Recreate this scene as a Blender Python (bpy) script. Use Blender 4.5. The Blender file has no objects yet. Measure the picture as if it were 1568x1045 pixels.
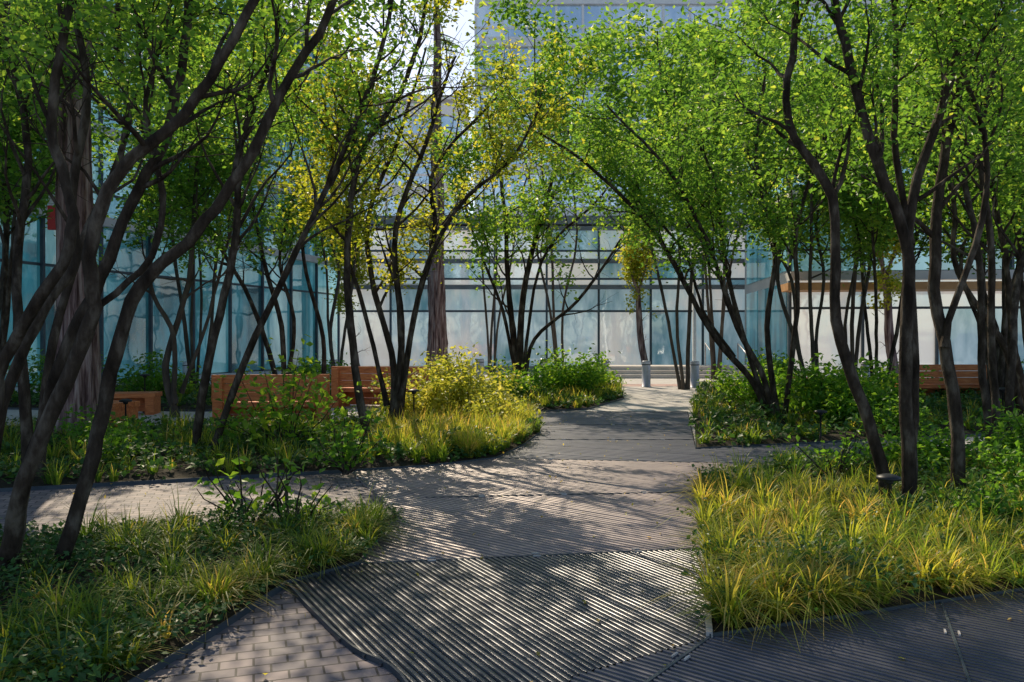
import bpy, math, numpy as np
from mathutils import Vector
R = np.random.default_rng(7)
scene = bpy.context.scene
COL = scene.collection

# ------------------------------------------------------------------ light
AZ, EL = math.radians(-23), math.radians(40)
S = np.array([math.sin(AZ)*math.cos(EL), math.cos(AZ)*math.cos(EL), math.sin(EL)])
w = bpy.data.worlds.new("World"); scene.world = w; w.use_nodes = True
nt = w.node_tree; bg = nt.nodes["Background"]
sky = nt.nodes.new("ShaderNodeTexSky"); sky.sky_type = 'NISHITA'; sky.sun_disc = False
sky.sun_elevation = EL; sky.sun_rotation = AZ
nt.links.new(sky.outputs[0], bg.inputs[0]); bg.inputs[1].default_value = 0.15
sl = bpy.data.lights.new("sun", 'SUN'); sl.energy = 5; sl.angle = math.radians(0.5); sl.color = (1, .85, .62)
so = bpy.data.objects.new("sun", sl); COL.objects.link(so)
so.rotation_euler = Vector(S).to_track_quat('Z', 'Y').to_euler()
scene.view_settings.view_transform = 'Standard'; scene.view_settings.look = 'None'; scene.view_settings.exposure = 0

cam = bpy.data.cameras.new("camera"); cam.lens = 28; cam.sensor_width = 36; cam.clip_end = 1000
co = bpy.data.objects.new("camera", cam); COL.objects.link(co)
co.location = (0, 0, 1.7); co.rotation_euler = (math.radians(89.75), 0, 0); scene.camera = co

# ------------------------------------------------------------------ materials
def mk(name):
    m = bpy.data.materials.new(name); m.use_nodes = True
    n = m.node_tree; p = n.nodes["Principled BSDF"]; return m, n, p
def ramp(n, stops):
    r = n.nodes.new("ShaderNodeValToRGB"); e = r.color_ramp.elements
    while len(e) < len(stops): e.new(0.5)
    for i, (a, c) in enumerate(stops):
        e[i].position = a; e[i].color = (*c, 1)
    return r
def coords(n, scale=(1,1,1), rot=(0,0,0)):
    t = n.nodes.new("ShaderNodeTexCoord"); mp = n.nodes.new("ShaderNodeMapping")
    mp.inputs['Scale'].default_value = scale; mp.inputs['Rotation'].default_value = rot
    n.links.new(t.outputs['Object'], mp.inputs[0]); return mp
def noise(n, mp, sc, det=6, rough=.6):
    t = n.nodes.new("ShaderNodeTexNoise"); t.inputs['Scale'].default_value = sc
    t.inputs['Detail'].default_value = det; t.inputs['Roughness'].default_value = rough
    n.links.new(mp.outputs[0], t.inputs['Vector']); return t
def noisy(name, stops, sc=4, rough=.8, bump=.3, scale=(1,1,1), spec=.3, metal=0, dist=.02):
    m, n, p = mk(name); mp = coords(n, scale); t = noise(n, mp, sc); r = ramp(n, stops)
    n.links.new(t.outputs['Fac'], r.inputs[0]); n.links.new(r.outputs[0], p.inputs['Base Color'])
    p.inputs['Roughness'].default_value = rough; p.inputs['Specular IOR Level'].default_value = spec
    p.inputs['Metallic'].default_value = metal
    if bump:
        t2 = noise(n, mp, sc*4, 8); b = n.nodes.new("ShaderNodeBump"); b.inputs['Strength'].default_value = bump
        b.inputs['Distance'].default_value = dist
        n.links.new(t2.outputs['Fac'], b.inputs['Height']); n.links.new(b.outputs[0], p.inputs['Normal'])
    return m
def leafmat(name, stops, trans=.45, tcol=1.8, rough=.45):
    m, n, p = mk(name); a = n.nodes.new("ShaderNodeAttribute"); a.attribute_name = "rnd"
    r = ramp(n, stops); n.links.new(a.outputs['Fac'], r.inputs[0])
    n.links.new(r.outputs[0], p.inputs['Base Color']); p.inputs['Roughness'].default_value = rough
    p.inputs['Specular IOR Level'].default_value = .3
    tr = n.nodes.new("ShaderNodeBsdfTranslucent"); mu = n.nodes.new("ShaderNodeVectorMath"); mu.operation = 'MULTIPLY'
    mu.inputs[1].default_value = (tcol*1.2, tcol, tcol*.6)
    n.links.new(r.outputs[0], mu.inputs[0]); n.links.new(mu.outputs[0], tr.inputs[0])
    mx = n.nodes.new("ShaderNodeMixShader"); mx.inputs[0].default_value = trans
    n.links.new(p.outputs[0], mx.inputs[1]); n.links.new(tr.outputs[0], mx.inputs[2])
    n.links.new(mx.outputs[0], n.nodes["Material Output"].inputs[0]); return m

M_leaf = leafmat("leaf_green", [(0, (.04,.11,.022)), (.45, (.095,.22,.035)), (.8, (.20,.34,.05)), (1, (.33,.42,.07))], .55, 2.4)
M_leaf2 = leafmat("leaf_spring", [(0, (.08,.14,.016)), (.5, (.22,.29,.03)), (1, (.46,.44,.08))], .6, 2.2)  # spring yellow-green, colour raised further for the backlit glow
M_sunny = leafmat("leaf_sunny_shrub", [(0, (.12,.20,.03)), (.5, (.32,.38,.06)), (1, (.5,.5,.14))], .55, 1.7)  # paler yellow copy of the shrub leaves, sunlight put into the colour
M_shrub = leafmat("leaf_shrub", [(0, (.035,.11,.015)), (.6, (.10,.24,.025)), (1, (.24,.36,.04))], .48, 2.4)
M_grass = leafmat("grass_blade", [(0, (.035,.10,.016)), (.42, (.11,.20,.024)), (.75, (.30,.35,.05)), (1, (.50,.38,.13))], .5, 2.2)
M_cover = leafmat("ground_leaf", [(0, (.025,.08,.022)), (.7, (.06,.16,.035)), (1, (.16,.25,.05))], .3, 1.8)
M_bark = noisy("bark_dark", [(.34, (.022,.016,.012)), (.52, (.062,.047,.036)), (.66, (.15,.125,.10))], 8, .9, 1, (1,1,.4), .12, dist=.03)
M_barkg = noisy("bark_grey", [(.3, (.05,.042,.035)), (.6, (.12,.10,.085)), (.8, (.2,.18,.15))], 6, .9, .6, (1,1,.35), .12)
M_bark2 = noisy("bark_conifer", [(.38, (.10,.055,.055)), (.5, (.34,.22,.21)), (.64, (.58,.45,.43))], 7, .95, 1, (1.8,1.8,.14), .1, dist=.08)
M_soil = noisy("soil", [(.3, (.015,.012,.008)), (.7, (.05,.04,.025))], 9, .95, 1)
M_conc = noisy("concrete_paving", [(.3, (.48,.45,.44)), (.7, (.60,.57,.55))], 1.5, .8, .2)
M_ground = noisy("asphalt", [(.3, (.18,.17,.17)), (.7, (.25,.24,.24))], 1, .85, .3)
M_bar_d = noisy("grate_metal_dark", [(.3, (.045,.048,.065)), (.55, (.075,.078,.10)), (.8, (.14,.13,.14))], 2.3, .32, .12, spec=.7, metal=.25, dist=.002)  # dark bluish copy, shade of the near panels put into the colour
M_bar_l = noisy("grate_metal_sunlit_tint", [(.3, (.17,.14,.15)), (.55, (.27,.22,.22)), (.8, (.42,.34,.31))], 1.7, .42, .15, spec=.6, metal=.2, dist=.003)  # paler pinkish copy of the grate metal, sunlit tone put into its colour
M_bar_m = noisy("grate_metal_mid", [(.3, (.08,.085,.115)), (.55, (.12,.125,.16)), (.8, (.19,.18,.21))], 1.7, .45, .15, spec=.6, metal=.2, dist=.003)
M_dark = noisy("grate_void", [(.3, (.006,.006,.008)), (.7, (.015,.015,.017))], 5, .8, 0)
M_trim = noisy("steel_trim", [(.3, (.45,.43,.42)), (.7, (.65,.62,.6))], 12, .4, .1, metal=.2)
M_steel = noisy("brushed_steel", [(.3, (.42,.42,.46)), (.7, (.58,.58,.62))], 8, .35, .05, (1,1,8), metal=.4)
M_black = noisy("black_metal", [(.3, (.015,.017,.02)), (.7, (.03,.033,.04))], 8, .45, .05)
M_wood = noisy("red_wood", [(.3, (.45,.12,.045)), (.55, (.68,.22,.075)), (.8, (.78,.34,.14))], 5, .6, .4, (.6,5,5), dist=.01)
M_stone = noisy("pale_stone", [(.3, (.55,.50,.47)), (.7, (.7,.64,.60))], 2, .8, .15)
M_slab = noisy("facade_slab", [(.3, (.50,.49,.47)), (.7, (.64,.62,.59))], 1, .7, .1)
M_slabd = noisy("facade_spandrel", [(.3, (.22,.23,.24)), (.7, (.32,.33,.34))], 1, .6, .1)
M_mull = noisy("mullion", [(.3, (.04,.055,.07)), (.7, (.08,.10,.12))], 3, .4, 0)
M_mullw = noisy("mullion_grey", [(.3, (.09,.12,.15)), (.7, (.14,.17,.2))], 3, .4, 0)
M_white = noisy("white_paint", [(.3, (.75,.75,.76)), (.7, (.85,.85,.86))], 3, .4, 0)
M_red = noisy("red_paint", [(.3, (.5,.02,.02)), (.7, (.65,.04,.03))], 3, .4, 0)
M_warm = noisy("warm_soffit", [(.3, (.4,.2,.08)), (.7, (.55,.3,.12))], 3, .6, 0)

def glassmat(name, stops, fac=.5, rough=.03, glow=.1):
    m, n, p = mk(name); a = n.nodes.new("ShaderNodeAttribute"); a.attribute_name = "rnd"
    mp = coords(n, (.6,.6,.2)); t = noise(n, mp, 1.1, 5, .55)
    ad = n.nodes.new("ShaderNodeMath"); ad.operation = 'MULTIPLY_ADD'; ad.inputs[1].default_value = .7
    n.links.new(a.outputs['Fac'], ad.inputs[0])
    s2 = n.nodes.new("ShaderNodeMath"); s2.operation = 'MULTIPLY_ADD'; s2.inputs[1].default_value = 1.6; s2.inputs[2].default_value = -.65
    n.links.new(t.outputs['Fac'], s2.inputs[0]); n.links.new(s2.outputs[0], ad.inputs[2])
    r = ramp(n, stops); n.links.new(ad.outputs[0], r.inputs[0]); n.links.new(r.outputs[0], p.inputs['Base Color'])
    n.links.new(r.outputs[0], p.inputs['Emission Color']); p.inputs['Emission Strength'].default_value = glow   # added glow lifts the shaded panes, standing in for bright interiors
    p.inputs['Roughness'].default_value = .5
    g = n.nodes.new("ShaderNodeBsdfGlossy"); g.inputs['Roughness'].default_value = rough; g.inputs[0].default_value = (.88,.95,.97,1)
    b = n.nodes.new("ShaderNodeBump"); b.inputs['Strength'].default_value = .05; b.inputs['Distance'].default_value = .3
    t3 = noise(n, coords(n), .6, 2); n.links.new(t3.outputs['Fac'], b.inputs['Height']); n.links.new(b.outputs[0], g.inputs['Normal'])
    mx = n.nodes.new("ShaderNodeMixShader"); mx.inputs[0].default_value = fac
    n.links.new(p.outputs[0], mx.inputs[1]); n.links.new(g.outputs[0], mx.inputs[2])
    n.links.new(mx.outputs[0], n.nodes["Material Output"].inputs[0]); return m
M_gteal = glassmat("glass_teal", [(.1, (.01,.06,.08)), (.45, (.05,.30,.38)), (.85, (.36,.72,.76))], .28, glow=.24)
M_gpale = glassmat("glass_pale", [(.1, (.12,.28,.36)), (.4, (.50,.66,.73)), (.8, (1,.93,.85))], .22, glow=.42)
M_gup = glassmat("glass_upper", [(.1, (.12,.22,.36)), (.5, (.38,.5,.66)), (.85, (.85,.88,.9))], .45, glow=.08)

# pavers
M_pav, n, p = mk("brick_pavers")
mp = coords(n, (1,1,1), (0,0,math.radians(-18)))
bt = n.nodes.new("ShaderNodeTexBrick"); bt.inputs['Scale'].default_value = 1
bt.inputs['Brick Width'].default_value = .17; bt.inputs['Row Height'].default_value = .105; bt.inputs['Mortar Size'].default_value = .006
bt.inputs['Color1'].default_value = (.42,.33,.32,1); bt.inputs['Color2'].default_value = (.20,.175,.2,1); bt.inputs['Mortar'].default_value = (.05,.04,.04,1)
n.links.new(mp.outputs[0], bt.inputs[0])
t = noise(n, mp, 6); mm = n.nodes.new("ShaderNodeMix"); mm.data_type = 'RGBA'; mm.blend_type = 'MULTIPLY'; mm.inputs[0].default_value = .6
n.links.new(bt.outputs[0], mm.inputs[6]); n.links.new(t.outputs['Fac'], mm.inputs[7]); n.links.new(mm.outputs[2], p.inputs['Base Color'])
b = n.nodes.new("ShaderNodeBump"); b.invert = True; b.inputs['Distance'].default_value = .01; n.links.new(bt.outputs['Fac'], b.inputs['Height']); n.links.new(b.outputs[0], p.inputs['Normal'])
p.inputs['Roughness'].default_value = .7

# ------------------------------------------------------------------ mesh helpers
class Buf:
    def __init__(s): s.v=[]; s.f=[]; s.c=[]; s.n=0
    def add(s, v, f, c=0.5):
        v = np.asarray(v, float); f = np.asarray(f, int)
        s.v.append(v); s.f.append(f+s.n); s.n += len(v)
        s.c.append(np.full(len(v), c) if np.isscalar(c) else np.asarray(c))
    def build(s, name, mat, parent=None, smooth=False):
        me = bpy.data.meshes.new(name)
        if s.v:
            v = np.concatenate(s.v); f = np.concatenate(s.f); c = np.concatenate(s.c)
            me.vertices.add(len(v)); me.vertices.foreach_set("co", v.astype(np.float32).ravel())
            me.loops.add(f.size); me.loops.foreach_set("vertex_index", f.astype(np.int32).ravel())
            me.polygons.add(len(f)); me.polygons.foreach_set("loop_start", np.arange(0, f.size, 4, dtype=np.int32))
            me.update(calc_edges=True)
            at = me.attributes.new("rnd", 'FLOAT', 'POINT'); at.data.foreach_set("value", c.astype(np.float32))
            me.polygons.foreach_set("use_smooth", np.full(len(f), smooth)); me.validate()
        me.materials.append(mat)
        o = bpy.data.objects.new(name, me); COL.objects.link(o)
        if parent: o.parent = parent
        return o
def empty(name):
    e = bpy.data.objects.new(name, None); COL.objects.link(e); return e
BOXF = np.array([[0,3,2,1],[4,5,6,7],[0,1,5,4],[1,2,6,5],[2,3,7,6],[3,0,4,7]])
def box(buf, x0,x1,y0,y1,z0,z1, xf=None, c=.5):
    v = np.array([[x0,y0,z0],[x1,y0,z0],[x1,y1,z0],[x0,y1,z0],[x0,y0,z1],[x1,y0,z1],[x1,y1,z1],[x0,y1,z1]], float)
    if xf: v = xf(v)
    buf.add(v, BOXF, c)
def frame2(ox, oy, ang):
    ca, sa = math.cos(ang), math.sin(ang)
    def f(v):
        o = v.copy(); o[:,0] = ox+v[:,0]*ca-v[:,1]*sa; o[:,1] = oy+v[:,0]*sa+v[:,1]*ca; return o
    return f
def tube(buf, P, r, k=6):
    P = np.asarray(P, float); r = np.asarray(r, float); n = len(P)
    T = np.gradient(P, axis=0); T /= np.linalg.norm(T, axis=1)[:,None]+1e-9
    m = np.abs(T.mean(0)); ref = np.eye(3)[np.argmin(m)]
    U = np.cross(T, ref); U /= np.linalg.norm(U, axis=1)[:,None]+1e-9; V = np.cross(T, U)
    a = np.linspace(0, 2*np.pi, k, endpoint=False)
    ring = P[:,None,:] + r[:,None,None]*(np.cos(a)[None,:,None]*U[:,None,:]+np.sin(a)[None,:,None]*V[:,None,:])
    i = np.arange(n-1)[:,None]*k; j = np.arange(k)[None,:]; j2 = (j+1)%k
    f = np.stack([i+j, i+j2, i+k+j2, i+k+j], -1).reshape(-1,4)
    buf.add(ring.reshape(-1,3), f)
def catmull(P, m):
    P = np.asarray(P, float); P = np.vstack([2*P[0]-P[1], P, 2*P[-1]-P[-2]]); out=[]
    for i in range(1, len(P)-2):
        for t in np.linspace(0,1,m,endpoint=False):
            a,b,c,d = P[i-1],P[i],P[i+1],P[i+2]
            out.append(.5*((2*b)+(-a+c)*t+(2*a-5*b+4*c-d)*t*t+(-a+3*b-3*c+d)*t**3))
    out.append(P[-2]); return np.array(out)
def leaves(buf, C, size, wr=.55, up=.6, vals=None, droop=.25):
    n = len(C)
    if n == 0: return
    L = size*R.uniform(.65,1.25,n)[:,None]
    a = R.normal(size=(n,3)); a[:,2] = a[:,2]*.6-droop; a /= np.linalg.norm(a,axis=1)[:,None]
    nn = R.normal(size=(n,3)); nn[:,2] += up*2; s = np.cross(a, nn); s /= np.linalg.norm(s,axis=1)[:,None]+1e-9
    nn = np.cross(s, a)
    W = L*wr*.5; F = L*.10
    v = np.stack([C, C+a*L*.45+s*W+nn*F, C+a*L, C+a*L*.45-s*W+nn*F], 1).reshape(-1,3)
    f = np.arange(4*n).reshape(-1,4)
    if vals is None: vals = np.clip(R.normal(.45,.22,n),0,1)
    buf.add(v, f, np.repeat(vals,4))
def inpoly(p, poly):
    x, y = p[:,0], p[:,1]; r = np.zeros(len(p), bool); q = np.array(poly); j = len(q)-1
    for i in range(len(q)):
        c = ((q[i,1]>y)!=(q[j,1]>y)) & (x < (q[j,0]-q[i,0])*(y-q[i,1])/(q[j,1]-q[i,1]+1e-12)+q[i,0]); r ^= c; j = i
    return r
def sample(poly, n):
    q = np.array(poly); lo, hi = q.min(0), q.max(0); out = np.zeros((0,2))
    while len(out) < n:
        p = R.uniform(lo, hi, (n*2,2)); out = np.vstack([out, p[inpoly(p, poly)]])
    return out[:n]
def sheet(name, poly, z, mat):
    me = bpy.data.meshes.new(name); me.from_pydata([(x,y,z) for x,y in poly], [], [list(range(len(poly)))]); me.update()
    if me.polygons[0].normal.z < 0: me.flip_normals()
    me.materials.append(mat); o = bpy.data.objects.new(name, me); COL.objects.link(o); return o

# canopy openings shaped to let sun onto chosen ground patches: cx, cy, rx, ry, angle, probability
GAPS = [(-.9,15.3,1.8,3.6,0,.97), (.6,9.4,1.7,.8,-.5,.93), (.9,7.6,1.3,.4,-.7,.93), (1.8,6.2,.9,1.7,-.2,.97), (.75,4.9,.2,1.0,.4,.92),
        (2.8,4.6,1.3,.2,.3,.9), (3,24.5,3.8,6.5,0,.97), (5.2,17,1.7,2.4,0,.9), (-3.5,19.6,2.7,1.9,0,.93), (-3.8,8.2,1.8,.3,.15,.8),
        (-.5,6.4,.13,.9,.4,.9), (7.5,12.5,2.5,.5,.2,.7), (3.4,8.2,.9,.6,0,.85), (-4.2,14.4,1.8,1.3,0,.9),(3.0,6.4,1.4,.7,.35,.85)]
def cull(P):
    g = P[:,:2]-S[:2]*(P[:,2:3]/S[2]); keep = np.ones(len(P), bool)
    for cx,cy,rx,ry,a,pr in GAPS:
        d = g-[cx,cy]; u = d[:,0]*math.cos(a)+d[:,1]*math.sin(a); v = -d[:,0]*math.sin(a)+d[:,1]*math.cos(a)
        q = (u/rx)**2+(v/ry)**2
        q += .3*np.sin(g[:,0]*5+g[:,1]*2)+.3*np.sin(g[:,1]*4.3-g[:,0]*3)
        keep &= ~((q<1)&(R.random(len(P))<pr))
    return keep

def norm(v): return v/(np.linalg.norm(v)+1e-9)
DENS = 2.15
def grow(name, stems, nbr=8, ntw=6, lpt=22, lsize=.075, brl=(.9,1.9), start=.35, leafmat=M_leaf, bark=M_bark, sides=8, tone=None, spread=.13, zmin=1.9, twigs=True):
    if tone is None: tone = R.uniform(-.06,.16)
    e = empty(name); W = Buf(); LF = Buf(); anchors=[]; avals=[]; lpt=int(lpt*DENS); spread*=1.15; lsize*=1.36
    for pts, r0, r1 in stems:
        P = catmull(pts, 5); n = len(P); ph=R.uniform(0,6,2); ss=np.linspace(0,n*.55,n)
        P[1:-1,0] += .022*np.sin(ss+ph[0])[1:-1]; P[1:-1,1] += .03*np.sin(ss*.8+ph[1])[1:-1]
        P[1:-1] += R.normal(0,.006,(n-2,3))
        rr = np.linspace(0,1,n); rad = r0*(1-rr)**.8+r1*rr; rad[0] *= 1.35; rad *= 1+R.normal(0,.035,n)
        tube(W, P, rad, sides)
        for b in range(nbr):
            t = start+(1-start)*((b+R.random())/nbr); i = min(int(t*(n-1)), n-2)
            base = P[i]; tan = norm(P[i+1]-P[i]); rnd = R.normal(size=3); rnd[2] *= .4
            d = norm(tan*.55+norm(rnd)*.8+np.array([0,0,.25])); L = R.uniform(*brl)*(1.1-.4*t); m = 7
            Q = [base]
            for s_ in range(m):
                d = norm(d+R.normal(0,.16,3)+np.array([0,0,.07])); Q.append(Q[-1]+d*L/m)
            Q = np.array(Q); rb = min(rad[i]*.55,.03); tube(W, Q, np.linspace(rb, .004, m+1), 5)
            for k in range(ntw):
                j = R.integers(2, m+1); dd = norm((Q[j]-Q[j-1])*3+R.normal(0,.55,3)*L/m*3); l2 = R.uniform(.3,.8)*L/1.4
                Tw=[Q[j]]
                for s_ in range(3):
                    dd = norm(dd+R.normal(0,.2,3)); Tw.append(Tw[-1]+dd*l2/3)
                Tw = np.array(Tw)
                if twigs: tube(W, Tw, [.006,.005,.004,.002], 3)
                cl = R.normal(0,.17)
                tt = R.random(lpt)*3; ii = np.minimum(tt.astype(int),2); fr = (tt-ii)[:,None]
                pp = Tw[ii]*(1-fr)+Tw[ii+1]*fr+R.normal(0,spread,(lpt,3)); anchors.append(pp)
                avals.append(np.clip(.40+tone+cl+R.normal(0,.17,lpt),0,1))
    A = np.concatenate(anchors); V = np.concatenate(avals); k = cull(A)&(A[:,2]>zmin+.35*np.sin(A[:,0]*3.1)+.3*np.sin(A[:,0]*7+A[:,1]*4)); A=A[k]; V=V[k]
    leaves(LF, A, lsize, vals=V)
    W.build("trunk_and_branches", bark, e, True); LF.build("crown_foliage", leafmat, e); return e

def st(pts, y, dy=0, r0=.07, r1=.02):
    n = len(pts); zt = max(pts[-1][1],1)
    return ([(x, y+dy*z/zt, z) for x,z in pts], r0*.88, r1)

# ------------------------------------------------------------------ trees
grow("serviceberry_tree", [
  st([(-3.13,0),(-2.95,.87),(-2.79,1.46),(-2.63,2.05),(-2.23,2.45),(-1.93,2.9),(-1.64,3.45),(-1.33,4.03),(-1.1,5.0)],5.5,.3,.062,.022),
  st([(-3.4,0),(-3.31,.51),(-3.04,1.15),(-2.81,1.78),(-2.72,2.32),(-2.48,2.86),(-2.05,3.26),(-1.6,3.94),(-1.4,4.9)],5.3,-.2,.066,.02),
  st([(-3.51,0),(-3.47,.78),(-3.27,1.33),(-3.08,1.87),(-2.86,2.54),(-2.52,3.17),(-2.43,4.03),(-2.4,5.1)],5.6,.4,.062,.022),
  st([(-3.7,0),(-3.62,.9),(-3.54,1.42),(-3.2,2.0),(-3.04,2.54),(-3.17,3.17),(-3.08,4.03),(-3.0,5.1)],5.45,.1,.055,.02),
  st([(-3.9,0),(-3.75,1.2),(-3.55,1.9),(-3.29,2.3),(-3.36,2.8),(-3.27,3.5),(-3.4,4.1),(-3.6,5)],5.8,.5,.05,.02),
  st([(-3.08,1.85),(-2.7,2.3),(-2.62,2.9),(-2.75,3.5),(-2.6,4.4)],5.7,.4,.03,.012),
 ], nbr=7, ntw=5, lpt=20, lsize=.05, brl=(.7,1.5), start=.6, zmin=3.6, sides=10)
grow("serviceberry_tree", [
  st([(3.62,0),(3.40,.87),(3.15,1.87),(3.06,3.05),(2.69,3.8),(2.75,4.92),(2.5,6.2)],7.6,.2,.07,.022),
  st([(3.71,0),(3.71,1.18),(3.68,2.43),(3.40,3.3),(3.09,4.3),(2.97,4.92),(2.9,6.3)],7.5,-.2,.075,.022),
  st([(3.84,0),(3.84,1.18),(3.87,2.74),(4.21,3.99),(4.4,4.92),(4.7,6.2)],7.6,.3,.068,.022),
  st([(3.87,2.6),(3.74,3.67),(3.71,4.92),(3.6,6.1)],7.7,.1,.04,.016),
  st([(4.55,0),(4.49,1.16),(4.39,2.46),(4.49,3.76),(4.9,5.06),(5.3,6.4)],8.1,.3,.08,.022),
  st([(4.42,1.6),(4.75,2.9),(4.7,4.0),(4.2,5.3)],8.2,-.2,.04,.016),
 ], nbr=9, ntw=6, lpt=20, lsize=.055, brl=(.8,1.8), start=.45, zmin=3.4, sides=10)
grow("serviceberry_tree", [
  st([(-2.18,0),(-2.35,1.28),(-2.53,2.85),(-2.35,4.33),(-1.81,5.3),(-1.42,6.3),(-1.2,7.4)],12,.3,.075,.02),
  st([(-2.11,0),(-2.11,1.2),(-2.4,2.47),(-2.57,3.85),(-2.0,5.3),(-1.54,6.9)],14,.3,.075,.018),
  st([(-2.05,0),(-1.94,1.9),(-2.0,3.6),(-1.48,5.1),(-.96,6.5)],14,-.4,.08,.018),
  st([(-2.0,0),(-1.77,2.1),(-1.37,3.6),(-1.42,4.8),(-.28,6.1)],14.1,.5,.07,.018),
  st([(-1.95,.6),(-1.6,2.4),(-.96,3.85),(0.07,4.8),(.5,5.6)],13.9,-.6,.05,.014),
  st([(-2.2,.5),(-2.6,2.2),(-3.1,3.7),(-3.2,5.2),(-3.5,6.6)],14,.2,.05,.014),
 ], nbr=11, ntw=7, lpt=30, lsize=.07, brl=(1,2.2), start=.36, leafmat=M_leaf2, zmin=2.5, tone=.05)
grow("serviceberry_tree", [
  st([(.2,0),(.05,1.4),(-.07,2.9),(-.26,5.7),(-.8,8.5)],22.5,.3,.13,.02),
  st([(.25,0),(.3,2.9),(.85,5.1),(1.6,7.5)],22.4,-.3,.12,.02),
  st([(.3,.2),(.66,1.65),(1.86,2.75),(3.06,4.4),(4,5.9)],22.6,.4,.07,.018),
  st([(.3,.5),(.5,2.3),(1.03,4.2),(2.5,5.7),(3.2,6.8)],22.5,.2,.06,.018),
  st([(.15,.5),(-.3,2.5),(-1.2,5.0),(-1.6,7.3)],22.5,.5,.06,.016),
 ], nbr=10, ntw=7, lpt=19, lsize=.11, brl=(1.4,2.6), start=.42, zmin=3.3, spread=.2)
grow("serviceberry_tree", [
  st([(5.1,0),(4.7,.8),(4.0,1.66),(3.25,3.06),(2.43,4.2),(1.22,5.35),(.2,5.9)],15.5,.3,.08,.015),
  st([(5.12,0),(4.8,.9),(4.27,1.9),(3.8,3.2),(2.87,4.84),(1.73,6.0)],15.3,-.6,.075,.016),
  st([(5.15,0),(4.65,1.4),(4.27,3.2),(4.0,5.0),(3.1,6.75)],15.6,.6,.07,.016),
  st([(5.2,0),(4.97,1.9),(5.16,3.4),(4.78,5.2),(5.0,7)],15.5,.2,.075,.018),
  st([(5.25,0),(5.5,2.2),(5.4,3.8),(6.0,5.5),(6.2,6.8)],15.4,-.3,.065,.018),
  st([(4.5,1.3),(3.9,2.3),(3.5,3.5),(2.6,4.6),(1.9,5.1)],15.9,.8,.04,.012),
 ], nbr=11, ntw=7, lpt=20, lsize=.078, brl=(1,2.2), start=.42, zmin=3.0, spread=.17, tone=0)
grow("serviceberry_tree", [
  st([(-7.2,0),(-7.4,1.1),(-6.95,2.9),(-6.8,5.4),(-6.6,7.2)],17,.3,.1,.02),
  st([(-7.2,.3),(-7.2,1.66),(-7.7,2.9),(-7.4,4.7),(-8.1,6.8)],17,-.2,.07,.02),
  st([(-7.15,.5),(-6.6,2.2),(-6.1,4.2),(-5.4,6.3)],17.2,.4,.05,.016),
 ], nbr=12, ntw=8, lpt=19, lsize=.09, brl=(1.2,2.4), start=.45, zmin=3.5, spread=.18, bark=M_barkg)
grow("serviceberry_tree", [
  st([(-6.1,0),(-6.4,1.3),(-7.1,3.0),(-8.0,4.6),(-8.4,6.6)],21,.3,.09,.02),
  st([(-6.05,0),(-6.1,2),(-6.6,3.7),(-6.95,6.3),(-6.8,8)],21.2,-.2,.09,.02),
  st([(-6.0,.3),(-5.8,2.2),(-6.2,4.0),(-5.6,6.5)],21,.5,.07,.018),
  st([(-5.2,0),(-5.1,1.7),(-5.7,3.9),(-5.6,5.8),(-4.9,7.4)],21.6,.1,.08,.018),
 ], nbr=11, ntw=7, lpt=18, lsize=.10, brl=(1.3,2.4), start=.48, zmin=4.0, spread=.2)

def generic(x, y, h, ns=5, lean=(0,0), flare=1.6, **kw):
    ss=[]
    for i in range(ns):
        a = 2*np.pi*i/ns+R.uniform(-.4,.4); f = flare*R.uniform(.6,1.1)
        pts=[]; wob = R.normal(0,.16,(6,2))
        for j,t in enumerate(np.linspace(0,1,6)):
            k = t**1.25
            pts.append((x+math.cos(a)*(.12+f*k)+lean[0]*t+wob[j,0]*min(t*2,1), y+math.sin(a)*(.12+f*k)+lean[1]*t+wob[j,1]*min(t*2,1), h*t))
        ss.append((pts, R.uniform(.045,.075), .018))
    d = dict(nbr=10, ntw=7, lpt=17, lsize=.11, brl=(1.2,2.5), start=.42, zmin=3.2, spread=.19); d.update(kw)
    return grow("serviceberry_tree", ss, **d)
generic(7.9,21,8,4,(-.8,0), bark=M_barkg)
generic(9.2,20,7.5,3,(.2,0))
generic(11.3,18.5,8,4,(-.3,0), nbr=12)
generic(9.2,14,7.2,5,(-.9,0), lsize=.085)
generic(6.6,10.8,7,3,(.6,.6), lsize=.072, zmin=3.9, nbr=12)
generic(13.5,22,8.5,4, lsize=.13, bark=M_barkg)
generic(10.6,25,10.5,4, lsize=.16, spread=.28, flare=2, twigs=False, bark=M_barkg)
generic(5.6,26,11,3,(-.8,0), lsize=.16, spread=.28, zmin=4.8, flare=2.2, twigs=False, nbr=13, bark=M_barkg)
generic(2.0,33,14,3,(-.6,0), lsize=.19, spread=.34, zmin=7.2, flare=2.8, brl=(1.6,3.2), twigs=False, nbr=15, bark=M_barkg)
generic(-.9,34,12.5,3,(.6,0), lsize=.18, spread=.3, zmin=7.4, flare=1.6, leafmat=M_leaf2, twigs=False, nbr=12, bark=M_barkg)
generic(8.2,32,14,4,(0,0), lsize=.19, spread=.34, zmin=6, flare=2.8, brl=(1.6,3.2), twigs=False, nbr=13, bark=M_barkg)
generic(-10.5,16,8.5,4, lsize=.12, zmin=3.9)
generic(-9.0,11.5,8,3,(.3,0), lsize=.09, zmin=3.9, nbr=12)
generic(-9.5,24,10.5,4, lsize=.15, spread=.24, flare=2, twigs=False, zmin=4.6, bark=M_barkg)
generic(-6.2,28,10,3, lsize=.15, spread=.27, zmin=4.8, flare=1.6, twigs=False, nbr=12, bark=M_barkg)
generic(-5.6,9.3,7,2,(.3,.4), lsize=.068, zmin=4.3, nbr=15)  # dense tree added to shade the left foreground bed
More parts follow.
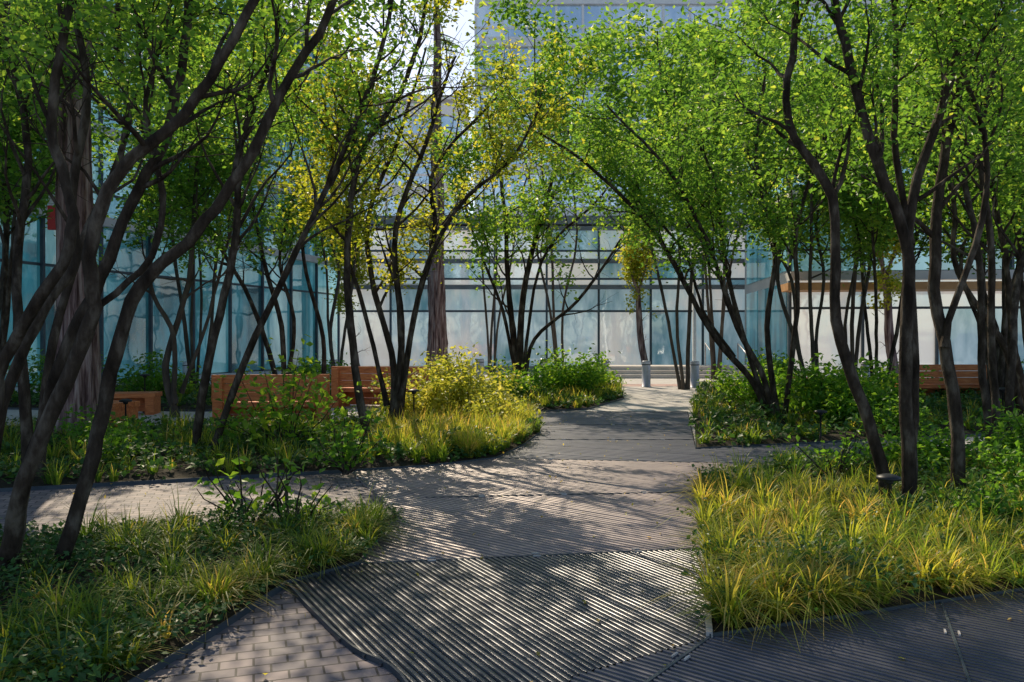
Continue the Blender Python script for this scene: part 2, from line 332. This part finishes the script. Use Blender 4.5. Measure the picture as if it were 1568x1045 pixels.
generic(-4.4,11.2,7.2,2,(2.3,-.6), flare=.9, lsize=.07, zmin=4.5, nbr=24)  # added tree, its leaning crown put in to shade the near grate
generic(-13,20,10,4, lsize=.15, spread=.24, zmin=4.4, bark=M_barkg)

def conifer(x,y,r,h,cz,nb=60):
    e = empty("redwood_tree"); W=Buf(); LF=Buf()
    n=60; z=np.linspace(0,h,n); P=np.stack([x+.03*np.sin(z),y+0*z,z],1)
    rad = r*(1-.75*z/h)*(1+.35*np.exp(-z*1.6)); k=40
    a=np.linspace(0,2*np.pi,k,endpoint=False)
    rr = rad[:,None]*(1+.08*np.sin(a*11+z[:,None]*.7)+.05*np.sin(a*19-z[:,None]*1.1)+R.normal(0,.03,(n,k)))
    V=np.stack([P[:,0:1]+rr*np.cos(a),P[:,1:2]+rr*np.sin(a),np.repeat(z[:,None],k,1)],-1).reshape(-1,3)
    i=np.arange(n-1)[:,None]*k; j=np.arange(k)[None,:]; j2=(j+1)%k
    W.add(V,np.stack([i+j,i+j2,i+k+j2,i+k+j],-1).reshape(-1,4))
    for q in range(nb):
        zz=R.uniform(cz,h*.97); aa=R.uniform(0,2*np.pi); L=2.4*(1-(zz-cz)/(h-cz))+.6
        d=np.array([math.cos(aa),math.sin(aa),-.12]); Q=np.array([[x,y,zz]+d*L*t for t in np.linspace(0,1,5)]); Q[:,2]+=np.array([0,.05,.02,-.05,-.2])
        tube(W,Q,np.linspace(.04,.008,5),4)
        m=240; t=R.random(m)**.7; pp=np.array([x,y,zz])+d*L*t[:,None]+R.normal(0,.18,(m,3))*(1,1,.5); pp=pp[cull(pp)]; leaves(LF,pp,.16,.3,.5)
    W.build("trunk_and_branches",M_bark2,e,True); LF.build("crown_foliage",M_leaf,e)
conifer(-7.0,12.8,.31,15,5.8)
conifer(-3.3,35,.42,17,9,40)

def pollard(x,y):
    grow("pollarded_street_tree",[st([(x,0),(x-.3,2),(x-.45,4.2)],y,0,.22,.12), st([(x-.45,4.1),(x-.8,5.2),(x-.9,6.8)],y,0,.09,.02), st([(x-.4,4.1),(x,5.3),(x+.2,7)],y,0,.08,.02), st([(x-.4,4.1),(x-.5,5.6),(x-.4,7.4)],y,.4,.08,.02)],
      nbr=7,ntw=6,lpt=14,lsize=.14,brl=(.5,1.0),start=.25,leafmat=M_leaf2,bark=M_bark2,zmin=3.2,tone=.2,spread=.2)
pollard(6.9,41); pollard(-7.8,40); pollard(14.5,30)

# ------------------------------------------------------------------ ground
sheet("ground", [(-400,-400),(400,-400),(400,400),(-400,400)], 0, M_ground)
sheet("plaza_paving", [(-30,2.2),(30,2.2),(30,40),(-30,40)], .004, M_conc)
sheet("brick_path", [(-14,2.3),(0.2,2.3),(-.5,4.2),(-1.2,5.4),(-1.0,7.4),(-1.7,10.6),(-14,9)], .008, M_pav)
sheet("red_paving_band", [(-10,27.6),(12,27.6),(12,29),(-10,29)], .008, noisy("red_paver",[(.3,(.45,.30,.28)),(.7,(.55,.40,.37))],6,.8,.2))

NL=[(-1.06,7.46),(-1.13,5.88),(-1.53,5.41),(-1.66,4.68),(-1.82,3.93),(-2.0,2.9),(-9,2.6),(-9,5.2),(-4.22,6.56)]
UL=[(-1.13,10.3),(-.22,11),(.16,12.3),(.5,14),(.43,16.9),(-.4,18.2),(-2.6,17.6),(-3.4,14.6),(-9.5,14.6),(-14,13),(-14,6.2),(-5.6,8.71)]
GB=[(.46,17.9),(1.78,18.7),(3.1,22),(3.3,25),(1,26),(-1.5,25),(-1.6,20),(-.5,18.9)]
FR=[(2.76,11.95),(9,14),(18,17),(18,26),(6.2,26),(5.1,22),(4.4,19.2)]
NR=[(2.04,8.71),(1.10,4.43),(3.37,5.25),(9,7.3),(13,9),(13,13),(7.5,11.65),(3.57,10.5)]
BL=[(-14,19),(-7,18.2),(-4.8,20.2),(-4.2,24),(-8,27),(-14,27)]
def inset(poly, d):
    q=np.array(poly); c=q.mean(0); v=c-q; L=np.linalg.norm(v,axis=1)[:,None]; return q+v/L*d
for poly in (NL,UL,GB,FR,NR,BL):
    e = empty("planting_bed")
    q=np.array(poly); me=bpy.data.meshes.new("soil"); N=len(q); ins=inset(poly,.35)
    vs=[(x,y,.0) for x,y in q]+[(x,y,.035) for x,y in q]+[(x,y,.09) for x,y in ins]
    fs=[(i,(i+1)%N,N+(i+1)%N,N+i) for i in range(N)]+[(N+i,N+(i+1)%N,2*N+(i+1)%N,2*N+i) for i in range(N)]+[tuple(range(2*N,3*N))]
    me.from_pydata(vs,[],fs); me.update(); me.materials.append(M_soil); o=bpy.data.objects.new("soil",me); COL.objects.link(o); o.parent=e
    B=Buf()
    for i in range(N):
        a,b=q[i],q[(i+1)%N]; d=norm(b-a); nn=np.array([-d[1],d[0]])*(.018 if poly is NR and i==0 else .005)
        v=[[*(a-nn),0],[*(b-nn),0],[*(b+nn),0],[*(a+nn),0]]; v=np.array(v); v2=v.copy(); v2[:,2]=.06 if poly is NR and i==0 else .05
        if poly is NR and i==0:
            B0=Buf(); B0.add(np.vstack([v,v2]),BOXF); B0.build("steel_edge_strip",M_trim,e); continue
        B.add(np.vstack([v,v2]),BOXF)
    B.build("steel_edging", M_mull, e)

def scan(poly, ang, pitch):
    q=np.array(poly); ca,sa=math.cos(ang),math.sin(ang); u=q[:,0]*ca+q[:,1]*sa; v=-q[:,0]*sa+q[:,1]*ca
    for vv in np.arange(v.min()+pitch/2, v.max(), pitch):
        xs=[]
        for i in range(len(q)):
            j=(i+1)%len(q)
            if (v[i]>vv)!=(v[j]>vv): xs.append(u[i]+(vv-v[i])*(u[j]-u[i])/(v[j]-v[i]))
        xs.sort()
        for a,b in zip(xs[::2],xs[1::2]): yield vv,a,b
grate = empty("ribbed_metal_grate_path")
C0=[tuple(p) for p in catmull([(-.2,3,0),(-.55,3.93,0),(-.86,4.29,0),(-1.21,4.85,0),(-1.53,5.41,0)],5)[:,:2]]
P1=C0+[(-1.13,5.88),(1.5,6.3),(1.10,4.43),(.31,3.93),(0,3)]
P2=[(-1.13,5.88),(1.5,6.3),(2.04,8.71),(3.57,10.5),(-.22,11),(-1.13,10.3),(-1.98,9.9),(-1.06,7.46)]
P3=[(-.22,11),(3.57,10.5),(6.0,11.25),(6.5,13.1),(2.76,11.95),(3.95,17.9),(.46,17.9),(.43,16.9),(.5,14),(.16,12.3)]
P4=[(1.10,4.43),(3.37,5.25),(7.5,6.75),(7.5,2.4),(-.1,2.4),(0,3),(.31,3.93)]
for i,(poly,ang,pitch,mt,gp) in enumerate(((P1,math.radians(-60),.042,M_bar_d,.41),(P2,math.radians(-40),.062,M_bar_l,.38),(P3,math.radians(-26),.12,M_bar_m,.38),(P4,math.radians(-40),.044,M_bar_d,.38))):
    o=sheet("grate_recess", poly, .010, M_dark); o.parent=grate
    B=Buf(); cs=[(-gp,.012),(-gp+.02,.028),(-gp*.5,.0325),(gp*.5,.0325),(gp-.02,.028),(gp,.012)]
    fr=frame2(0,0,ang)
    for vv,a,b in scan(poly,ang,pitch):
        if b-a<.05: continue
        dz=R.normal(0,.0008); v=np.array([[e_,vv+c*pitch,z+dz] for e_ in (a,b) for c,z in cs]); k=len(cs)
        B.add(fr(v), [[j,j+1,j+1+k,j+k] for j in range(k-1)])
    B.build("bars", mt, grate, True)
J=Buf()
def strip(a,b,wd=.02,z0=.03,z1=.038,buf=None):
    a=np.array(a,float); b=np.array(b,float); d=norm(b-a); nn=np.array([-d[1],d[0]])*wd/2
    v=np.array([[*(a-nn),z0],[*(b-nn),z0],[*(b+nn),z0],[*(a+nn),z0]]); v2=v.copy(); v2[:,2]=z1; (buf or J).add(np.vstack([v,v2]),BOXF)
JO=[((-1.13,5.88),(1.5,6.3)),((1.10,4.43),(.0,3.0)),((-.22,11),(3.57,10.5)),((-1.06,7.46),(-1.98,9.9)),((-.9,8.3),(2.0,8.6)),((.3,13),(3,13)),((.45,15.2),(3.4,15.2)),((.46,17.9),(3.95,17.9)),
    ((2.7,5.0),(1.6,2.4)),((5,5.85),(3.9,2.4)),((4.6,12.45),(4.7,10.85))]
for i,(a,b) in enumerate(JO): strip(a,b,.014+.004*(i%2),.03,.0355+.0007*i)
for a,b in zip(C0[:-1],C0[1:]): strip(a,b,.014,.0,.04)
J.build("frame_strips", M_mull, grate)
T=Buf()
for a,b in JO[:10]:
    a=np.array(a);b=np.array(b)
    for t in np.arange(.2,.95,.3):
        c=a+(b-a)*t; d=norm(b-a); n2=np.array([-d[1],d[0]])
        for s_ in (-.035,.035): strip(c+n2*s_-d*.03, c+n2*s_+d*.03,.010,.034,.0445,T)
T.build("fixing_clips", M_trim, grate)

# ------------------------------------------------------------------ low planting
def blades(B, C, per, L, wd=.009, lean=.6, base=.05, tone=0., K=4):
    n=len(C)*per; cv=np.repeat(R.normal(.28+tone,.15,len(C)),per); c=np.repeat(C,per,0)
    az=R.uniform(0,2*np.pi,n); l=L*R.uniform(.55,1.25,n)*np.repeat(R.uniform(.55,1.3,len(C)),per)
    d=np.stack([np.cos(az),np.sin(az)],1); off=R.random(n)[:,None]**.5*base; ln=R.uniform(.2,1.25,n)*lean
    sd=np.stack([-d[:,1],d[:,0]],1); tw=R.normal(0,.25,(n,1))
    pts=[];vals=[]; yel=np.where(R.random(n)<.10,R.uniform(.2,.6,n),0)
    for k in range(K):
        t=k/(K-1); hr=ln*(t**1.7)*l; z=l*(t-ln*.75*t**2.4); ww=wd*(1-t**2)*.5+.0006
        xy=c+d*(off+hr[:,None])+sd*tw*(t*t)*l[:,None]*.4
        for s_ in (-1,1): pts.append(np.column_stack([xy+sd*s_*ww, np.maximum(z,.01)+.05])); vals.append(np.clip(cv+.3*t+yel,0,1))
    V=np.stack(pts,1).reshape(-1,3); vv=np.stack(vals,1).reshape(-1); i=np.arange(n)[:,None]*(2*K)
    f=np.concatenate([i+np.array([[2*k,2*k+1,2*k+3,2*k+2]]) for k in range(K-1)],0); B.add(V,f,vv)
G=Buf()
blades(G, sample([(1.2,4.6),(3.4,5.35),(8,7.0),(8,11.4),(3.6,10.3),(2.1,8.6)],350), 46, .36, lean=.85)
blades(G, sample([(1.15,4.5),(3.4,5.3),(4,6.6),(2.6,8.8),(2.05,8.7)],135), 50, .36, tone=.24, lean=.95, K=5, wd=.011)  # yellower blades, sunlight on this strip put into their tone
blades(G, sample([(1.15,4.47),(3.38,5.28),(9,7.35),(9,7.75),(3.2,5.7),(1.25,4.85)],120), 48, .32, tone=.2, lean=1.1, K=5, wd=.011)
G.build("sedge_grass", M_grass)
G=Buf()
blades(G, sample([(-1.1,7.35),(-1.25,5.9),(-1.7,5.3),(-2.0,3.2),(-3,3),(-2.6,5.4),(-3.6,6.6)],95), 46, .33, lean=1.0, tone=.03)
blades(G, sample([(-1.1,7.4),(-1.15,5.95),(-1.55,5.45),(-1.7,4.7),(-1.95,4.75),(-1.8,5.5),(-1.4,6.1),(-1.4,7.3)],40), 46, .3, lean=1.15, tone=.15)
blades(G, sample(NL,80), 36, .24, lean=.9)
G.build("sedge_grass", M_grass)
G=Buf()
blades(G, sample([(-1.2,10.4),(-.25,11.1),(.1,12.3),(.4,14),(.35,16.8),(-1.4,17),(-2.2,12)],280), 46, .42, wd=.012, tone=.2)
blades(G, sample(UL,800), 24, .34, wd=.014)
G.build("sedge_grass", M_grass)
G=Buf()
blades(G, sample(FR,800), 20, .34, wd=.017); blades(G, sample(GB,300), 28, .42, wd=.018, tone=.05); blades(G, sample(BL,180), 20, .35, wd=.018)
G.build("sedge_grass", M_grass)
def cover(name, poly, n, size, h, k=9):
    B=Buf(); c=sample(poly,n//k); c=np.repeat(c,k,0)+R.normal(0,.06,(len(c)*k,2)); hh=h*(.6+.5*np.sin(c[:,0]*2.3)*np.sin(c[:,1]*1.9+1))
    z=.08+R.random(len(c))**.7*np.maximum(hh,.05)
    leaves(B, np.column_stack([c,z]), size, .7, 1.5, droop=-.1); B.build(name, M_cover)
cover("groundcover_plants", NL, 42000, .045, .17)
cover("groundcover_plants", NR, 32000, .055, .2)
cover("groundcover_plants", UL, 32000, .08, .24)
cover("groundcover_plants", FR, 22000, .11, .33)
cover("groundcover_plants", GB, 8000, .11, .3)
cover("groundcover_plants", BL, 8000, .11, .3)

def shrub(x,y,rx,h,n,ls,tone=0.,mat=M_shrub,name="leafy_shrub",ns=14,sparse=.16):
    e=empty(name); W=Buf(); LF=Buf(); A=[];V=[]
    for i in range(ns):
        a=R.uniform(0,2*np.pi); f=rx*R.random()**.6; hh=h*R.uniform(.45,1.12)*(1-.35*(f/rx)**2); m=5
        P=np.array([[x+math.cos(a)*f*(t**.8)+R.normal(0,.02),y+math.sin(a)*f*(t**.8)+R.normal(0,.02),.05+hh*t] for t in np.linspace(0,1,m)]); tube(W,P,np.linspace(.012,.003,m),4)
        nn=n//ns; t=R.uniform(.25,1.02,nn)**.8*(m-1); j=np.minimum(t.astype(int),m-2); fr=(t-j)[:,None]
        A.append(P[j]*(1-fr)+P[j+1]*fr+R.normal(0,sparse*rx,(nn,3))*(1,1,.6)); V.append(np.clip(.45+tone+R.normal(0,.1)+R.normal(0,.15,nn),0,1))
    A=np.concatenate(A); A[:,2]=np.maximum(A[:,2],.08); leaves(LF,A,ls,.6,1.0,vals=np.concatenate(V))
    W.build("stems",M_bark,e); LF.build("leaves",mat,e)
shrub(-3.3,11.6,1.0,1.4,850,.13,.2,ns=20)
shrub(-2.0,9.6,.5,.75,300,.10)
shrub(-2.25,6.9,.5,.85,130,.095,.1,ns=14); shrub(-1.85,6.7,.4,.75,80,.09,.1,ns=9)
shrub(-5.3,10.6,.8,.5,700,.09); shrub(-6.2,12.0,.9,.5,700,.10)
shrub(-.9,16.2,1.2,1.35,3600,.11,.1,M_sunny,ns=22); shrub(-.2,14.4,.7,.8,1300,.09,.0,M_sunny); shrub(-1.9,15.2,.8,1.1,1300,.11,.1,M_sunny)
shrub(1.4,21.5,1.4,1.25,2800,.13,.15); shrub(2.3,23.5,.9,1.1,1600,.13,.2); shrub(-.4,20.4,1.1,1.0,1600,.13,.1)
shrub(5.9,15.0,1.2,1.3,3000,.12,.1); shrub(5.5,17.8,1.0,1.2,2000,.12,.2); shrub(7.3,16,1.1,1.1,2000,.12,.1); shrub(8.1,17.7,.8,1.0,1400,.13)
shrub(6.9,20.5,1.0,1.3,2000,.13,.1); shrub(11.6,16.5,1.0,1.1,1700,.13); shrub(6.6,13.5,.6,.7,900,.09)
shrub(3.7,9.1,.55,.8,260,.08,ns=14); shrub(5.0,9.6,.8,.6,1400,.085); shrub(6.3,9.6,.7,.9,1400,.085); shrub(4.2,7.0,.5,.4,900,.07); shrub(5.2,7.9,.6,.6,1200,.075)
shrub(-8.0,10.4,.9,.7,1200,.09); shrub(-9.8,13.0,1,.8,1200,.1); shrub(-6.2,23.5,1.2,1.2,1500,.13); shrub(-9.5,21.5,1.2,1.2,1500,.13); shrub(-12,21,1.3,1.2,1300,.13)
shrub(-4.4,5.6,.7,.35,1200,.05,-.1); shrub(13.3,19,1.3,1.3,1800,.13)

B=Buf(); c=sample([(-3,3),(4,3),(6,6),(3,12),(3,17),(-1,17),(-6,9)],420); leaves(B,np.column_stack([c,np.full(len(c),.045)]),.04,.6,4,droop=0,vals=R.uniform(.75,1,len(c))); B.build("fallen_leaves",M_grass)

# ------------------------------------------------------------------ furniture
def bench(x,y,ang,L,back=True):
    e=empty("wooden_bench"); f=frame2(x,y,ang); B=Buf()
    for s_ in (-1,1):
        xx=s_*(L/2-.09); box(B,xx-.09,xx+.09,-.3,.3,0,.38,f)
        if back: box(B,xx-.088,xx+.088,.382,.46,0,.95,f)
    B.build("end_supports",M_wood,e); B=Buf()
    for k in range(4): box(B,-L/2-.03,L/2+.03,-.33+k*.165,-.33+k*.165+.15,.383,.48,f)
    B.build("seat_beams",M_wood,e); B=Buf()
    for k in range(2): box(B,-L/2+.185,L/2-.185,-.28,-.2,.04+k*.17,.2+k*.17,f)
    B.build("front_boards",M_wood,e)
    if back:
        B=Buf()
        for k in range(3): box(B,-L/2-.03,L/2+.03,.30,.38,.50+k*.17,.66+k*.17,f)
        B.build("backrest",M_wood,e)
    return e
bench(-4.6,15.4,math.radians(188),2.1); bench(-2.9,19.4,math.radians(170),2.8); bench(-7.9,15.2,math.radians(-15),1.3,False)
bench(-5.8,18.6,math.radians(100),1.6,False); bench(-8.8,17.6,math.radians(190),1.8,False); bench(11.3,21.0,math.radians(184),2.2); bench(8.5,24,math.radians(180),1.8,False)

def lathe(buf,x,y,prof,k=20):
    a=np.linspace(0,2*np.pi,k,endpoint=False); V=np.array([[x+r*math.cos(t),y+r*math.sin(t),z] for r,z in prof for t in a])
    n=len(prof); i=np.arange(n-1)[:,None]*k; j=np.arange(k)[None,:]; j2=(j+1)%k
    buf.add(V,np.stack([i+j,i+j2,i+k+j2,i+k+j],-1).reshape(-1,4))
def bollard(x,y):
    e=empty("steel_bollard"); B=Buf(); lathe(B,x,y,[(.001,0),(.18,0),(.18,.02),(.15,.025),(.15,.86),(.145,.89),(.12,.905),(.001,.91)]); B.build("post",M_steel,e,True)
    B=Buf(); lathe(B,x,y,[(.152,.76),(.154,.765),(.154,.785),(.152,.79)]); B.build("band",M_black,e,True)
for x,y in ((4.6,27.3),(6.2,27),(3.5,30),(9,27.2),(-10.8,26.5),(-6.5,29),(-1.2,30),(12,27),(1.2,30)): bollard(x,y)
def plight(x,y,h=.42,s=1):
    e=empty("path_light"); B=Buf(); lathe(B,x,y,[(.001,0),(.05,.0),(.05,.06),(.014,.065),(.014,h-.06),(.035,h-.055),(.045,h-.02),(.001,h-.02)],14); B.build("stem",M_black,e,True)
    B=Buf(); lathe(B,x,y,[(.001,h-.018),(.098*s,h-.016),(.104*s,h-.005),(.098*s,h+.012),(.05,h+.03),(.001,h+.032)],24); B.build("cap",M_black,e,True)
plight(3.36,7.1,.45); plight(-1.75,14.2,.75); plight(-6.6,13.6,.62); plight(9.0,14.6,.75); plight(-8.3,18,.85); plight(5.0,12.9,.5)
e=empty("stone_steps")
for i in range(3):
    B=Buf(); box(B,3.5-.2*i,13,33+i*.4,33.4+i*.4 if i<2 else 35.5,0,.16*(i+1)); B.build("tread",M_stone,e)
e=empty("handrail"); B=Buf()
for dx in (0,1.4):
    tube(B,[(8.3+dx,32.7,0),(8.3+dx,32.7,.95),(8.3+dx,34.2,1.45),(8.3+dx,34.2,.45)],[.03]*4,8)
B.build("rail",M_steel,e,True)
e=empty("lamp_post"); B=Buf(); lathe(B,7.1,31,[(.001,0),(.13,0),(.13,.3),(.08,.34),(.06,5.2),(.001,5.25)],14); B.build("pole",M_white,e,True); B=Buf(); tube(B,[(7.1,31,5.2),(7.1,30.8,5.4),(7.1,30.2,5.45)],[.05,.05,.12],8); B.build("head",M_white,e,True)

# ------------------------------------------------------------------ buildings
def building(name,x,y,ang,L,dep,H,levels,bay,gm,mm,ground_gm=None,slabw=.35,sm=M_slab,mw=.04):
    e=empty(name); f=frame2(x,y,ang); B=Buf(); box(B,0,L,.25,dep,0,H,f); B.build("walls",M_slab,e)
    B=Buf(); box(B,-.3,L+.3,-.3,dep+.3,H+.003,H+.5,f); B.build("roof",sm,e)
    zs=[0]+levels
    Gg=Buf();Gu=Buf();Mu=Buf();Sl=Buf()
    for li in range(len(zs)-1):
        z0,z1=zs[li],zs[li+1]; box(Sl,-.05,L+.05,-.28 if li else -.42,.249,z1-slabw,z1,f)
        tgt = Gg if li==0 else Gu; top=z1-slabw-.002
        nb=int(round(L/bay)); bw=L/nb
        for i in range(nb):
            mid = z0+(top-z0)*.72 if li==0 else z0+(top-z0)*.3
            box(tgt,i*bw+.03,(i+1)*bw-.03,.0,.05,z0+.06,mid-.03,f,R.random()); box(tgt,i*bw+.03,(i+1)*bw-.03,.0,.05,mid+.03,top,f,R.random())
            box(Mu,i*bw+mw+.002,(i+1)*bw-mw-.002,-.03,.08,mid-mw,mid+mw,f)
            box(Mu,i*bw-mw,i*bw+mw,-.14,.1,z0+.003,top,f)
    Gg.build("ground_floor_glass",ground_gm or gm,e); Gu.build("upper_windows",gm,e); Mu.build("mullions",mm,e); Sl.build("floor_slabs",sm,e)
    B=Buf()
    for li in range(len(zs)-1):
        for k in range(int(dep//3)):
            box(B,L+.002,L+.05,.4+k*3,3.2+k*3,zs[li]+.1,zs[li+1]-slabw-.05,f,R.random())
            box(B,-.05,-.002,.4+k*3,3.2+k*3,zs[li]+.1,zs[li+1]-slabw-.05,f,R.random())
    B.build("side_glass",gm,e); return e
a=math.atan2(48-18,-10.6+19.7)
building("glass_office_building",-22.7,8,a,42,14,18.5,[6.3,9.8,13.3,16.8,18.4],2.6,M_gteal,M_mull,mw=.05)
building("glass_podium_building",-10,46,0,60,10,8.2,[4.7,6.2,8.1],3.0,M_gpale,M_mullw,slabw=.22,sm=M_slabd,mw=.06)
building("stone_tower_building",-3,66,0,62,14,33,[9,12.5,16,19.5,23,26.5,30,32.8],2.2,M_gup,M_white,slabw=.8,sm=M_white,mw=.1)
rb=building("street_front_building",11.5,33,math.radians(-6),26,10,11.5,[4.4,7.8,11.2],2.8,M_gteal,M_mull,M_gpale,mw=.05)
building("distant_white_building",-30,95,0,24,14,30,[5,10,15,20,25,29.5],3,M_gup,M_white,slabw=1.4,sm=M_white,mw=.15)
f=frame2(11.5,33,math.radians(-6)); B=Buf(); box(B,-.5,26,-1.9,-.43,3.55,3.85,f); B.build("entrance_canopy",M_warm,rb)
B=Buf()
for k in (9,12):
    for s_ in (0,1):
        x0,x1=(k,k+2.8) if s_ else (k+2.8,k)
        tube(B,f(np.array([[x0,-.25-.12*s_,0.],[x1,-.25-.12*s_,3.5]])),[.07,.07],6)
B.build("cross_bracing",M_mull,rb)
e=empty("hanging_sign"); f=frame2(-11.4,20,math.radians(10)); B=Buf(); box(B,-.22,.22,-.05,.05,4.4,5.0,f); B.build("red_panel",M_red,e); B=Buf(); box(B,-.2,.2,-.045,.045,5.004,5.3,f); B.build("white_panel",M_white,e)
B=Buf(); tube(B,[(-11.4,20,0),(-11.4,20.0,2),(-11.4,20,4.42)],[.04]*3,8); B.build("bracket",M_black,e)
